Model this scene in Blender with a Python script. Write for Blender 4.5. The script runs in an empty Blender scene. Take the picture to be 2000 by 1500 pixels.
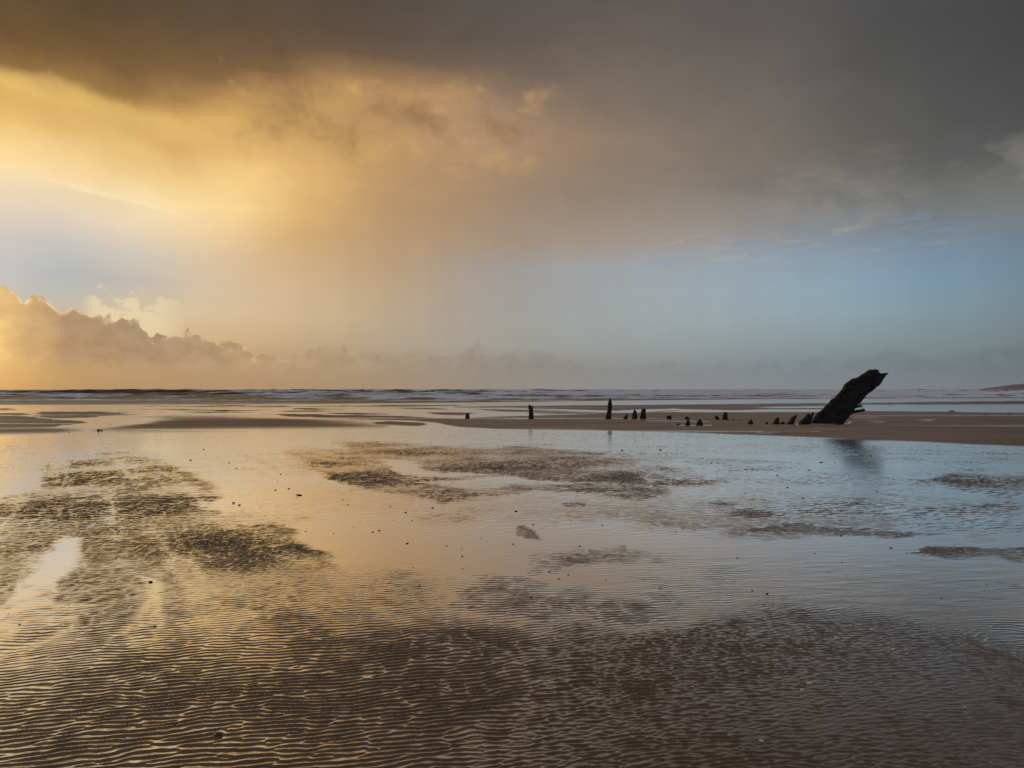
import bpy, math, random
import numpy as np

random.seed(7)
rng = np.random.default_rng(11)
C = bpy.context.scene
R = math.radians
COL = C.collection

# ----------------------------------------------------------------------------
# camera: eye 1.5 m over the wet sand, looking out to sea (+Y)
# ----------------------------------------------------------------------------
F = 1327.0                       # focal length in photo pixels (2000 wide)
EYE = 1.5
TH = math.atan(11.0 / F)         # slight upward pitch
cam_d = bpy.data.cameras.new("camera")
cam_d.sensor_width = 36.0
cam_d.lens = 36.0 * F / 2000.0
cam_d.clip_start = 0.05
cam_d.clip_end = 60000.0
cam = bpy.data.objects.new("camera", cam_d)
cam.location = (0, 0, EYE)
cam.rotation_euler = (math.pi / 2 + TH, 0, 0)
COL.objects.link(cam)
C.camera = cam


def ray(X, Y):
    dx = X - 1000.0
    u = 750.0 - Y
    return dx, F * math.cos(TH) - u * math.sin(TH), F * math.sin(TH) + u * math.cos(TH)


def at(X, Y, D):
    """point seen at photo pixel X, Y at distance D along +Y"""
    dx, dy, dz = ray(X, Y)
    return dx / dy * D, D, EYE + dz / dy * D


def ground_at(X, Y, z=0.0):
    dx, dy, dz = ray(X, Y)
    t = (EYE - z) / -dz
    return dx * t, dy * t, z


def px_of(x, y, z):
    """photo pixel of world points (arrays); points behind go far below the frame"""
    zz = z - EYE
    c, s = math.cos(TH), math.sin(TH)
    fy = y * c + zz * s
    up = -y * s + zz * c
    ok = fy > 0.3
    fy = np.where(ok, fy, 0.3)
    X = 1000 + F * x / fy
    Y = np.where(ok, 750 - F * up / fy, 5000.0)
    return X, Y


# ----------------------------------------------------------------------------
# view, sun, sky
# ----------------------------------------------------------------------------
C.view_settings.view_transform = 'Standard'
C.view_settings.look = 'None'
C.view_settings.exposure = 0.0
C.view_settings.gamma = 1.0
C.view_settings.use_curve_mapping = False
C.render.engine = 'CYCLES'
C.cycles.max_bounces = 6
C.cycles.use_denoising = True

SUN_AZ, SUN_EL = -47.0, 7.0
sd = bpy.data.lights.new("sun", 'SUN')
sd.energy = 0.8
sd.angle = R(12)
sd.color = (1.0, 0.72, 0.42)
sun = bpy.data.objects.new("sun", sd)
sun.rotation_euler = (R(90 - SUN_EL), 0, R(180 - SUN_AZ))
COL.objects.link(sun)


def lin(c):
    return tuple(((v / 255.0) / 12.92 if v <= 10.3 else ((v / 255.0 + 0.055) / 1.055) ** 2.4) for v in c)


# cloud colours seen across the sky: photo row -> (photo column, sRGB) ...
SKY = {
    -160: [(0, (84, 64, 42)), (500, (80, 67, 54)), (1000, (84, 78, 73)), (1500, (84, 81, 79)), (2000, (72, 72, 72))],
    0: [(0, (98, 74, 44)), (250, (92, 72, 47)), (500, (93, 76, 58)), (750, (86, 74, 64)), (1000, (93, 85, 79)), (1250, (98, 88, 85)), (1500, (93, 89, 87)), (1750, (80, 79, 78)), (2000, (68, 68, 68))],
    75: [(0, (115, 84, 45)), (250, (110, 83, 50)), (500, (108, 83, 57)), (750, (97, 80, 66)), (1000, (99, 88, 81)), (1250, (107, 96, 89)), (1500, (100, 94, 91)), (1750, (80, 80, 78)), (2000, (73, 73, 73))],
    120: [(0, (150, 112, 60)), (100, (140, 105, 58)), (250, (120, 90, 52)), (500, (120, 91, 58)), (750, (115, 92, 70)), (1000, (112, 96, 83)), (1250, (114, 103, 94)), (1500, (104, 97, 93)), (1750, (81, 81, 79)), (2000, (75, 75, 75))],
    160: [(0, (228, 178, 94)), (100, (215, 168, 90)), (210, (160, 120, 66)), (300, (135, 102, 60)), (460, (150, 113, 70)), (500, (182, 140, 85)), (620, (178, 138, 86)), (750, (170, 132, 88)), (850, (160, 126, 90)), (1000, (128, 108, 90)), (1250, (118, 106, 95)), (1500, (106, 99, 95)), (1750, (84, 83, 81)), (2000, (77, 77, 77))],
    195: [(0, (245, 198, 112)), (80, (252, 207, 122)), (160, (240, 195, 108)), (260, (200, 156, 86)), (400, (190, 146, 84)), (500, (188, 145, 86)), (640, (196, 152, 95)), (800, (196, 153, 102)), (900, (175, 140, 104)), (1000, (140, 117, 97)), (1250, (124, 110, 98)), (1500, (110, 103, 97)), (1750, (86, 86, 84)), (2000, (79, 79, 79))],
    235: [(0, (238, 190, 112)), (130, (230, 184, 108)), (230, (250, 206, 122)), (330, (236, 188, 106)), (440, (216, 170, 98)), (560, (196, 152, 94)), (700, (184, 143, 94)), (800, (176, 140, 100)), (900, (182, 145, 106)), (1000, (160, 130, 102)), (1250, (132, 116, 101)), (1500, (113, 106, 99)), (1750, (89, 88, 85)), (2000, (81, 81, 80))],
    275: [(0, (254, 216, 148)), (250, (226, 179, 108)), (500, (212, 165, 98)), (700, (188, 145, 94)), (850, (182, 145, 103)), (1000, (168, 136, 106)), (1250, (140, 122, 105)), (1500, (118, 110, 102)), (1750, (93, 92, 88)), (2000, (85, 85, 84))],
    325: [(0, (255, 228, 170)), (250, (250, 210, 140)), (500, (240, 195, 121)), (600, (226, 180, 110)), (750, (196, 154, 101)), (1000, (162, 134, 108)), (1250, (140, 124, 109)), (1500, (122, 114, 107)), (1750, (104, 103, 99)), (1850, (98, 98, 95)), (2000, (105, 104, 100))],
    375: [(0, (246, 220, 184)), (120, (250, 222, 178)), (300, (255, 229, 170)), (450, (255, 219, 150)), (600, (230, 184, 118)), (750, (198, 157, 108)), (1000, (156, 132, 110)), (1250, (144, 130, 116)), (1500, (128, 121, 115)), (1620, (130, 126, 120)), (1740, (143, 139, 132)), (1850, (110, 112, 111)), (1950, (130, 128, 122)), (2000, (130, 128, 122))],
    425: [(0, (208, 198, 190)), (125, (226, 210, 190)), (250, (246, 220, 182)), (450, (254, 216, 152)), (600, (222, 177, 113)), (750, (190, 152, 109)), (1000, (160, 138, 117)), (1250, (157, 142, 128)), (1400, (150, 141, 134)), (1600, (132, 132, 133)), (1750, (124, 128, 132)), (2000, (110, 120, 128))],
    475: [(0, (200, 196, 190)), (125, (194, 192, 190)), (250, (218, 205, 187)), (400, (230, 202, 164)), (550, (215, 175, 119)), (750, (188, 154, 115)), (1000, (163, 145, 127)), (1250, (164, 151, 140)), (1400, (158, 150, 144)), (1550, (146, 150, 154)), (1750, (128, 146, 164)), (2000, (112, 131, 147))],
    525: [(0, (192, 192, 193)), (125, (172, 180, 186)), (250, (186, 184, 180)), (400, (216, 193, 166)), (550, (216, 182, 137)), (750, (188, 158, 122)), (900, (170, 155, 140)), (1000, (162, 156, 152)), (1250, (161, 167, 172)), (1500, (147, 168, 184)), (1750, (127, 158, 182)), (2000, (112, 136, 153))],
    575: [(0, (190, 186, 182)), (125, (176, 180, 180)), (250, (198, 186, 170)), (400, (210, 190, 164)), (550, (216, 186, 148)), (750, (190, 164, 132)), (900, (172, 158, 142)), (1000, (160, 158, 154)), (1250, (162, 168, 171)), (1500, (152, 170, 180)), (1750, (134, 161, 177)), (2000, (116, 137, 149))],
    625: [(0, (200, 185, 160)), (250, (212, 190, 158)), (400, (218, 191, 152)), (550, (212, 184, 146)), (750, (188, 166, 138)), (900, (172, 160, 146)), (1000, (162, 160, 155)), (1250, (160, 167, 168)), (1500, (152, 167, 173)), (1750, (136, 156, 164)), (2000, (117, 133, 140))],
    675: [(0, (214, 176, 114)), (120, (188, 154, 113)), (250, (204, 172, 126)), (400, (206, 174, 130)), (550, (196, 167, 130)), (750, (180, 160, 136)), (1000, (158, 156, 150)), (1250, (152, 159, 159)), (1500, (141, 152, 156)), (1750, (128, 144, 149)), (2000, (116, 128, 133))],
    705: [(0, (244, 198, 116)), (60, (222, 177, 110)), (140, (184, 147, 106)), (230, (206, 172, 124)), (300, (202, 170, 126)), (380, (186, 154, 118)), (500, (184, 154, 118)), (750, (172, 150, 126)), (1000, (150, 143, 136)), (1250, (146, 149, 149)), (1500, (134, 143, 147)), (1750, (122, 134, 140)), (2000, (112, 121, 127))],
    730: [(0, (204, 161, 100)), (60, (188, 150, 100)), (140, (172, 139, 101)), (250, (173, 141, 104)), (500, (177, 147, 114)), (750, (166, 144, 119)), (1000, (147, 140, 133)), (1250, (138, 140, 140)), (1500, (130, 137, 141)), (1750, (120, 130, 136)), (2000, (111, 119, 125))],
    757: [(0, (196, 154, 97)), (130, (174, 140, 101)), (250, (173, 141, 104)), (500, (172, 142, 110)), (750, (164, 142, 118)), (1000, (148, 141, 134)), (1250, (141, 142, 142)), (1500, (134, 138, 142)), (1750, (126, 132, 138)), (2000, (117, 123, 129))],
}
ROWS = sorted(SKY)


def grid_colour(X, Y):
    def row(k):
        p = SKY[k]
        xs = [q[0] for q in p]
        return np.array([np.interp(X, xs, [lin(q[1])[i] for q in p]) for i in range(3)])
    Y = min(max(Y, ROWS[0]), ROWS[-1])
    for a, b in zip(ROWS[:-1], ROWS[1:]):
        if a <= Y <= b:
            t = (Y - a) / (b - a)
            return row(a) * (1 - t) + row(b) * t


world = bpy.data.worlds.new("World")
C.world = world
world.use_nodes = True
wn = world.node_tree
wn.nodes.clear()


class Net:
    """small helper that writes node maths as expressions"""

    def __init__(self, tree):
        self.t = tree

    def node(self, kind, **kw):
        n = self.t.nodes.new(kind)
        for k, v in kw.items():
            setattr(n, k, v)
        return n

    def put(self, sock, v):
        if isinstance(v, bpy.types.NodeSocket):
            self.t.links.new(v, sock)
        elif v is not None:
            sock.default_value = v

    def m(self, op, a, b=None, c=None, clamp=False):
        n = self.node('ShaderNodeMath', operation=op, use_clamp=clamp)
        for i, v in enumerate((a, b, c)):
            self.put(n.inputs[i], v)
        return n.outputs[0]

    def add(self, a, b): return self.m('ADD', a, b)
    def sub(self, a, b): return self.m('SUBTRACT', a, b)
    def mul(self, a, b): return self.m('MULTIPLY', a, b)
    def mad(self, a, b, c): return self.m('MULTIPLY_ADD', a, b, c)

    def step(self, v, a, b, lo=0.0, hi=1.0, kind='SMOOTHSTEP'):
        n = self.node('ShaderNodeMapRange', interpolation_type=kind)
        n.clamp = True
        self.put(n.inputs[0], v)
        for i, q in enumerate((a, b, lo, hi)):
            self.put(n.inputs[i + 1], q)
        return n.outputs[0]

    def vec(self, x, y, z):
        n = self.node('ShaderNodeCombineXYZ')
        for i, v in enumerate((x, y, z)):
            self.put(n.inputs[i], v)
        return n.outputs[0]

    def noise(self, v, scale, detail=4.0, rough=0.55, dist=0.0, lac=2.0):
        n = self.node('ShaderNodeTexNoise')
        self.put(n.inputs['Vector'], v)
        n.inputs['Scale'].default_value = scale
        n.inputs['Detail'].default_value = detail
        n.inputs['Roughness'].default_value = rough
        n.inputs['Distortion'].default_value = dist
        n.inputs['Lacunarity'].default_value = lac
        return n.outputs[0]

    def mix(self, f, a, b, mode='MIX'):
        n = self.node('ShaderNodeMix', data_type='RGBA', blend_type=mode)
        n.clamp_factor = True
        self.put(n.inputs[0], f)
        self.put(n.inputs[6], a)
        self.put(n.inputs[7], b)
        return n.outputs[2]

    def ramp(self, f, stops, interp='LINEAR'):
        n = self.node('ShaderNodeValToRGB')
        cr = n.color_ramp
        cr.interpolation = interp
        stops = sorted(stops)
        while len(cr.elements) < len(stops):
            cr.elements.new(0.5)
        for e, (p, c) in zip(cr.elements, stops):
            e.position = p
        for e, (p, c) in zip(cr.elements, stops):
            e.color = (c[0], c[1], c[2], 1.0)
        self.put(n.inputs[0], f)
        return n.outputs[0]


def build_sky():
    W = Net(wn)
    tc = W.node('ShaderNodeTexCoord')
    d = tc.outputs['Generated']
    sp = W.node('ShaderNodeSeparateXYZ')
    W.put(sp.inputs[0], d)
    x, y, z = sp.outputs
    az0 = W.mul(W.m('ARCTAN2', x, y), 180 / math.pi)
    el0 = W.mul(W.m('ARCSINE', W.m('MINIMUM', W.m('MAXIMUM', z, -0.9999), 0.9999)), 180 / math.pi)

    # turbulent warp, stronger up in the cloud deck
    w1 = W.noise(d, 5.0, 6.0, 0.58)
    w2 = W.noise(W.vec(W.add(x, 7.3), W.add(y, 1.7), W.add(z, 3.1)), 5.0, 6.0, 0.58)
    amp = W.step(el0, 9.0, 17.0, 0.8, 4.2)
    az = W.mad(W.sub(w1, 0.5), W.mul(amp, 1.6), az0)
    el = W.mad(W.sub(w2, 0.5), W.mul(amp, 0.8), el0)

    # base colours: one ramp over azimuth for every elevation, blended upward
    els, ramps = [], []
    vis = [-38, -36, -34, -32, -29.5, -27, -24.5, -22, -19.5, -17, -14.5, -12, -9, -6, -2, 2, 7, 12, 17, 22, 27, 32, 38]

    def outer(E):
        """sky beyond the frame: the glow round the hidden sun, then grey cloud brightened at the rear to light the foam"""
        g = math.exp(-((E - 8) / 9.0) ** 2)
        glow = np.array(lin((255, 222, 160))) * g + np.array(lin((120, 92, 58))) * (1 - g)
        grey = np.array(lin((164, 168, 182)))  # unseen rear cloud, brightened and tinted to light the foam and banks
        front = np.array(lin((118, 124, 128)))
        out = [(-180, grey), (-120, grey), (-85, glow * .35 + grey * .65), (-62, glow * .7 + grey * .3), (-49, glow * 1.08)]
        out += [(62, front * .55 + grey * .45), (110, grey), (180, grey)]
        return out
    for Y in reversed(ROWS):
        E = math.degrees(math.atan((761 - Y) / F))
        st = []
        for a in vis:
            X = 1000 + F * math.tan(R(a))
            Yp = 761 - F * math.tan(R(E)) / math.cos(R(a))
            st.append(((a + 180) / 360, grid_colour(X, Yp)))
        st += [((a + 180) / 360, c) for a, c in outer(E)]
        els.append(E)
        ramps.append(st)
    zen = np.array(lin((78, 72, 66)))
    els.append(50.0)
    ramps.append([(0, np.array(lin((152, 151, 155)))), (0.34, zen), (0.66, zen * .9), (1, np.array(lin((152, 151, 155))))])  # rear ends of this row raised as well, as fill on the foam
    els.append(85.0)
    ramps.append([(0, zen), (1, zen)])
    fac = W.mad(az, 1 / 360, 0.5)
    colr = W.ramp(fac, ramps[0])
    for i in range(1, len(els)):
        colr = W.mix(W.step(el, els[i - 1], els[i], kind='LINEAR'), colr, W.ramp(fac, ramps[i]))

    # soft lumps and shreds in the cloud deck
    n1 = W.noise(W.vec(x, y, W.mul(z, 1.7)), 7.0, 7.0, 0.6, 0.3)
    k1 = W.mul(W.step(el0, 10.0, 20.0), W.step(az0, 20.0, -15.0, 0.36, 0.6))
    colr = W.mix(1.0, colr, W.vec(*[W.mad(W.sub(n1, 0.5), k1, 1.0)] * 3), 'MULTIPLY')
    # paler broken cloud low under the deck at the right
    n3 = W.noise(W.vec(W.mul(az0, 0.5), el0, 4.0), 0.42, 5.0, 0.55, 0.3)
    wr = W.mul(W.step(az0, 14.0, 25.0), W.mul(W.step(el0, 12.4, 14.0), W.step(el0, 18.2, 15.6)))
    colr = W.mix(W.mul(W.step(n3, 0.48, 0.66), W.mul(wr, 0.32)), colr, (*lin((158, 152, 142)), 1))
    colr = W.mix(W.mul(W.step(n3, 0.48, 0.34), W.mul(wr, 0.35)), colr, (*lin((92, 94, 94)), 1))
    # torn fringe hanging under the dark base
    n2 = W.noise(W.vec(W.mul(x, 1.0), y, W.mul(z, 1.3)), 12.0, 6.0, 0.58, 0.15)
    win = W.mul(W.mul(W.step(az0, -30.0, -20.0), W.step(az0, 7.0, -2.0)),
                W.mul(W.step(el0, 16.5, 20.0), W.step(el0, 25.2, 23.6)))
    colr = W.mix(W.mul(W.step(n2, 0.47, 0.70), W.mul(win, 0.5)), colr, (*lin((128, 92, 60)), 1))
    colr = W.mix(W.mul(W.step(n2, 0.47, 0.30), W.mul(win, 0.62)), colr, (*lin((214, 168, 108)), 1))
    # crisp bright line of the nearer rain curtain at the far left
    line = W.mad(W.add(az0, 37.0), -0.125, 14.6)
    ln = W.sub(W.mad(W.sub(w2, 0.5), 1.6, el0), line)
    lw = W.step(az0, -24.0, -33.0)
    colr = W.mix(W.mul(W.mul(W.step(ln, 0.45, -0.35), W.step(ln, -4.0, -0.3)), W.mul(lw, 0.22)), colr, (*lin((214, 200, 190)), 1))
    lb = W.mul(W.step(az0, -35.5, -32.0), W.step(az0, -25.0, -28.5))
    colr = W.mix(W.mul(W.mul(W.step(ln, -0.12, 0.06), W.step(ln, 0.45, 0.08)), W.mul(lb, 0.4)), colr, (*lin((255, 240, 196)), 1))
    # bright sweep of lit cloud right under the dark base
    n0 = W.noise(d, 4.0, 3.0, 0.5)
    sw = W.sub(W.mad(W.sub(w1, 0.5), 6.0, el0), W.mad(W.add(az0, 37.0), -0.21, 20.6))
    sg = W.mul(W.mul(W.step(sw, -1.3, 0.1), W.step(sw, 1.1, 0.2)), W.step(az0, -19.0, -30.0))
    colr = W.mix(W.mul(sg, W.step(n0, 0.35, 0.65, 0.3, 0.75)), colr, (*lin((252, 208, 122)), 1))
    # rain shafts
    ns = W.noise(W.vec(W.mad(el0, 0.05, az0), W.mul(el0, 0.03), 0.0), 0.33, 3.0, 0.55)
    ks = W.mul(W.mul(W.step(el0, 2.5, 5.0), W.step(el0, 17.0, 11.0)), W.step(az0, -22.0, -12.0, 0.02, 0.14))
    colr = W.mix(1.0, colr, W.vec(*[W.mad(W.sub(ns, 0.5), ks, 1.0)] * 3), 'MULTIPLY')
    # thin streaky altocumulus over the blue gap
    sv = W.vec(W.mul(az0, 0.16), W.mul(W.mad(az0, -0.05, el0), 0.9), 0.0)
    na = W.noise(sv, 1.7, 6.0, 0.62, 0.4)
    wa = W.mul(W.mul(W.step(az0, 6.0, 16.0), W.step(az0, 37.0, 29.0)), W.mul(W.step(el0, 9.6, 10.4), W.step(el0, 13.6, 11.8)))
    colr = W.mix(W.mul(W.step(na, 0.50, 0.72), W.mul(wa, 0.42)), colr, (*lin((178, 176, 172)), 1))
    colr = W.mix(W.mul(W.step(na, 0.50, 0.36), W.mul(wa, 0.42)), colr, (*lin((122, 152, 180)), 1))

    # cumulus bank along the horizon: top contour over azimuth, billowed by noise
    top = [(-300, 560), (-150, 556), (0, 560), (25, 568), (75, 578), (110, 592), (165, 592), (200, 606), (240, 622), (280, 636),
           (325, 660), (350, 648), (400, 652), (440, 650), (470, 672), (500, 690), (560, 692), (600, 682), (640, 668), (680, 682),
           (800, 690), (900, 692), (935, 670), (960, 692), (1060, 682), (1105, 704), (1200, 714), (1310, 704), (1380, 716),
           (1520, 700), (1700, 692), (1760, 680), (1850, 700), (2000, 664), (2300, 660)]
    pts = []
    for X, Y in top:
        a = math.degrees(math.atan((X - 1000) / F))
        e = math.degrees(math.atan((761 - Y) / F * math.cos(R(a))))
        pts.append(((a + 60) / 120, [e / 12] * 3))
    pts = sorted(pts)
    del pts[20], pts[13], pts[1]
    pts = pts[:32]
    bna = W.noise(W.vec(W.mul(az0, 0.5), W.mul(el0, 0.7), 0.0), 0.8, 2.0, 0.5)
    bnb = W.noise(W.vec(W.add(W.mul(az0, 0.5), 5.0), W.mul(el0, 0.7), 2.0), 2.1, 5.0, 0.55)
    bn = W.sub(1.0, W.add(W.mul(W.m('ABSOLUTE', W.sub(bna, 0.5)), 2.2), W.mul(W.m('ABSOLUTE', W.sub(bnb, 0.5)), 1.3)))
    bn = W.sub(bn, 0.15)
    vt = []
    for sc_v, off in ((0.55, 0.0), (1.25, 4.0)):
        vn = W.node('ShaderNodeTexVoronoi', feature='SMOOTH_F1', voronoi_dimensions='2D')
        W.put(vn.inputs['Vector'], W.vec(W.add(az0, off), W.mul(el0, 0.55), 0.0))
        vn.inputs['Scale'].default_value = sc_v
        vn.inputs['Smoothness'].default_value = 0.25
        vt.append(W.sub(0.45, vn.outputs['Distance']))
    puff = W.add(W.mul(vt[0], 1.25), W.mul(vt[1], 0.6))
    bn2 = W.noise(W.vec(W.add(W.mul(az0, 0.5), 9.0), W.mul(el0, 0.6), 3.0), 1.3, 5.0, 0.6)
    azb = W.mad(W.sub(bn2, 0.5), 1.5, az0)
    H = W.mul(W.ramp(W.mad(azb, 1 / 120, 0.5), pts), 12.0)
    lft = W.step(az0, -12.0, -24.0)
    lump = W.add(W.mul(puff, W.step(az0, -24.0, -10.0, 1.0, 0.45)), W.mul(W.sub(bn, 0.5), W.step(az0, -24.0, -5.0, 0.5, 0.75)))
    q = W.sub(W.add(lump, H), W.add(el0, W.mul(lft, 0.3)))
    soft = W.step(az0, -24.0, -5.0, 0.12, 0.6)
    mask = W.step(q, 0.0, soft)
    bank = W.ramp(W.mad(az0, 1 / 120, 0.5), [((math.degrees(math.atan((X - 1000) / F)) + 60) / 120, lin(c)) for X, c in (
        (-400, (220, 176, 114)), (0, (230, 187, 122)), (55, (204, 163, 113)), (130, (166, 134, 104)), (300, (162, 135, 109)), (500, (184, 154, 118)), (750, (168, 147, 123)),
        (1000, (146, 139, 133)), (1250, (137, 142, 146)), (1500, (128, 138, 144)), (1750, (115, 127, 134)), (2000, (109, 119, 126)))])
    # pale puff behind the left cumulus
    pm = W.mul(W.mul(W.step(az0, -32.6, -31.4), W.step(az0, -25.0, -28.0)),
               W.mul(W.step(W.mad(W.sub(bn, 0.5), 3.6, el0), 7.1, 6.3), W.step(el0, 3.0, 4.5)))
    colr = W.mix(W.mul(pm, 0.75), colr, (*lin((232, 212, 172)), 1))
    bm = W.mul(W.step(bn2, 0.3, 0.7, 0.88, 1.10), 1.0)
    bankc = W.mix(1.0, bank, W.vec(bm, bm, bm), 'MULTIPLY')
    low = W.step(el0, W.step(az0, -20.0, 0.0, 1.1, 0.8), 2.4, 0.15, 1.0)
    colr = W.mix(W.mul(mask, W.mul(low, W.step(az0, -24.0, -2.0, 0.95, 0.62))), colr, bankc)
    rim = W.mul(W.mul(mask, W.step(q, 0.55, 0.1)), W.mul(W.step(az0, -5.0, -33.0), W.step(bn2, 0.42, 0.66)))
    colr = W.mix(W.mul(rim, 0.8), colr, (*lin((248, 222, 172)), 1))

    # fine grain of vapour
    ng = W.noise(d, 60.0, 3.0, 0.6)
    g = W.mad(W.sub(ng, 0.5), 0.05, 1.0)
    colr = W.mix(1.0, colr, W.vec(g, g, g), 'MULTIPLY')

    # clear air behind the cloud
    sky = W.node('ShaderNodeTexSky')
    sky.sky_type = 'NISHITA'
    sky.sun_disc = False
    sky.sun_elevation = R(SUN_EL)
    sky.sun_rotation = R(SUN_AZ)
    bg1 = W.node('ShaderNodeBackground')
    W.put(bg1.inputs[0], sky.outputs[0])
    bg1.inputs[1].default_value = 0.06
    bg2 = W.node('ShaderNodeBackground')
    W.put(bg2.inputs[0], colr)
    mx = W.node('ShaderNodeMixShader')
    mx.inputs[0].default_value = 0.95
    W.put(mx.inputs[1], bg1.outputs[0])
    W.put(mx.inputs[2], bg2.outputs[0])
    out = W.node('ShaderNodeOutputWorld')
    W.put(out.inputs[0], mx.outputs[0])


build_sky()


# ----------------------------------------------------------------------------
# numpy noise fields (tileable, sampled in world space)
# ----------------------------------------------------------------------------
def spectrum(n, fn):
    k = np.fft.fftfreq(n) * n
    kx, ky = np.meshgrid(k, k)
    return fn(kx, ky)


def field(n, fn, analytic=False):
    s = spectrum(n, fn)
    g = np.fft.fft2(rng.standard_normal((n, n))) * s
    f = np.fft.ifft2(g)
    if not analytic:
        f = f.real
        f = f - f.mean()
    return (f / np.sqrt(np.mean(np.abs(f) ** 2))).astype(np.complex64 if analytic else np.float32)


def sample(T, u, v):
    """bilinear lookup, u and v in tiles"""
    n = T.shape[0]
    fu = (u % 1.0) * n
    fv = (v % 1.0) * n
    i = np.floor(fu).astype(np.int32)
    j = np.floor(fv).astype(np.int32)
    a = (fu - i).astype(np.float32)
    b = (fv - j).astype(np.float32)
    i %= n
    j %= n
    i1 = (i + 1) % n
    j1 = (j + 1) % n
    return (T[j, i] * (1 - a) + T[j, i1] * a) * (1 - b) + (T[j1, i] * (1 - a) + T[j1, i1] * a) * b


def smooth(v, a, b):
    t = np.clip((v - a) / (b - a), 0, 1)
    return t * t * (3 - 2 * t)


CLOUDY = field(1024, lambda kx, ky: np.where(np.hypot(kx, ky) > 0, 1.0 / np.maximum(np.hypot(kx, ky), 1) ** 1.7, 0))


def fbm(x, y, size, sx=1.0):
    return sample(CLOUDY, x / (size * 8 * sx), y / (size * 8))


def ripple_field(n, cycles, ang, bw_k, bw_a):
    """narrow-band analytic field: crests of about one wavelength that fork and end as sand ripples do"""
    def fn(kx, ky):
        k = np.hypot(kx, ky) + 1e-6
        a = np.arctan2(ky, kx) - (math.pi / 2 + ang)
        a = (a + math.pi) % (2 * math.pi) - math.pi
        return np.exp(-((k - cycles) / (bw_k * cycles)) ** 2 / 2 - (a / bw_a) ** 2 / 2)
    return field(n, fn, True)


def grid_object(name, V, nr, nc, mat, attrs, wrap=False):
    me = bpy.data.meshes.new(name)
    cols = nc if wrap else nc - 1
    i = np.arange(nr - 1)[:, None] * nc
    j = np.arange(cols)[None, :]
    j1 = (j + 1) % nc
    q = np.stack([i + j, i + j1, i + nc + j1, i + nc + j], -1).reshape(-1, 4).astype(np.int32)
    me.vertices.add(len(V))
    me.vertices.foreach_set('co', V.astype(np.float32).ravel())
    me.loops.add(q.size)
    me.loops.foreach_set('vertex_index', q.ravel())
    me.polygons.add(len(q))
    me.polygons.foreach_set('loop_start', np.arange(len(q), dtype=np.int32) * 4)
    me.update(calc_edges=True)
    me.shade_smooth()
    for k, v in attrs.items():
        at_ = me.attributes.new(k, 'FLOAT', 'POINT')
        at_.data.foreach_set('value', v.astype(np.float32).ravel())
    me.materials.append(mat)
    o = bpy.data.objects.new(name, me)
    COL.objects.link(o)
    return o


def material(name):
    m = bpy.data.materials.new(name)
    m.use_nodes = True
    t = m.node_tree
    t.nodes.clear()
    N = Net(t)
    b = N.node('ShaderNodeBsdfPrincipled')
    o = N.node('ShaderNodeOutputMaterial')
    t.links.new(b.outputs[0], o.inputs[0])
    return m, N, b


# ----------------------------------------------------------------------------
# beach: one sheet from the eye to beyond the shore
# ----------------------------------------------------------------------------
def poly_dist(X, Y, P, ky=2.2):
    """signed distance in photo pixels (rows stretched) to an outline on the sand; positive inside"""
    P = np.array(P, float)
    Q = P * (1, ky)
    Yk = Y * ky
    inside = np.zeros(X.shape, bool)
    dist = np.full(X.shape, 1e12)
    for (x1, y1), (x2, y2) in zip(Q, np.roll(Q, -1, 0)):
        ex, ey = x2 - x1, y2 - y1
        L = ex * ex + ey * ey + 1e-9
        t = np.clip(((X - x1) * ex + (Yk - y1) * ey) / L, 0, 1)
        dist = np.minimum(dist, (X - x1 - t * ex) ** 2 + (Yk - y1 - t * ey) ** 2)
        cr = ((y1 > Yk) != (y2 > Yk))
        xi = x1 + (Yk - y1) * ex / (ey if abs(ey) > 1e-9 else 1e-9)
        inside ^= cr & (X < xi)
    dist = np.sqrt(dist)
    return np.where(inside, dist, -dist)


def pmask(X, Y, P, soft, ky=2.2):
    P = np.array(P, float)
    m = np.zeros(X.shape)
    pad = soft * 1.5 + 4
    bb = (X > P[:, 0].min() - pad) & (X < P[:, 0].max() + pad) & (Y > P[:, 1].min() - pad / ky) & (Y < P[:, 1].max() + pad / ky)
    if bb.any():
        m[bb] = smooth(poly_dist(X[bb], Y[bb], P, ky), -soft, soft)
    return m


# shore line (m): distance of the water's edge at each x
SHORE = sorted((ground_at(X, Y)[0], ground_at(X, Y)[1]) for X, Y in ((-900, 794), (0, 792), (500, 790.5), (900, 787), (1200, 783), (1500, 780), (2000, 777.5)))


def shore(x):
    return np.interp(x, [p[0] for p in SHORE], [p[1] for p in SHORE])


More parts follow.
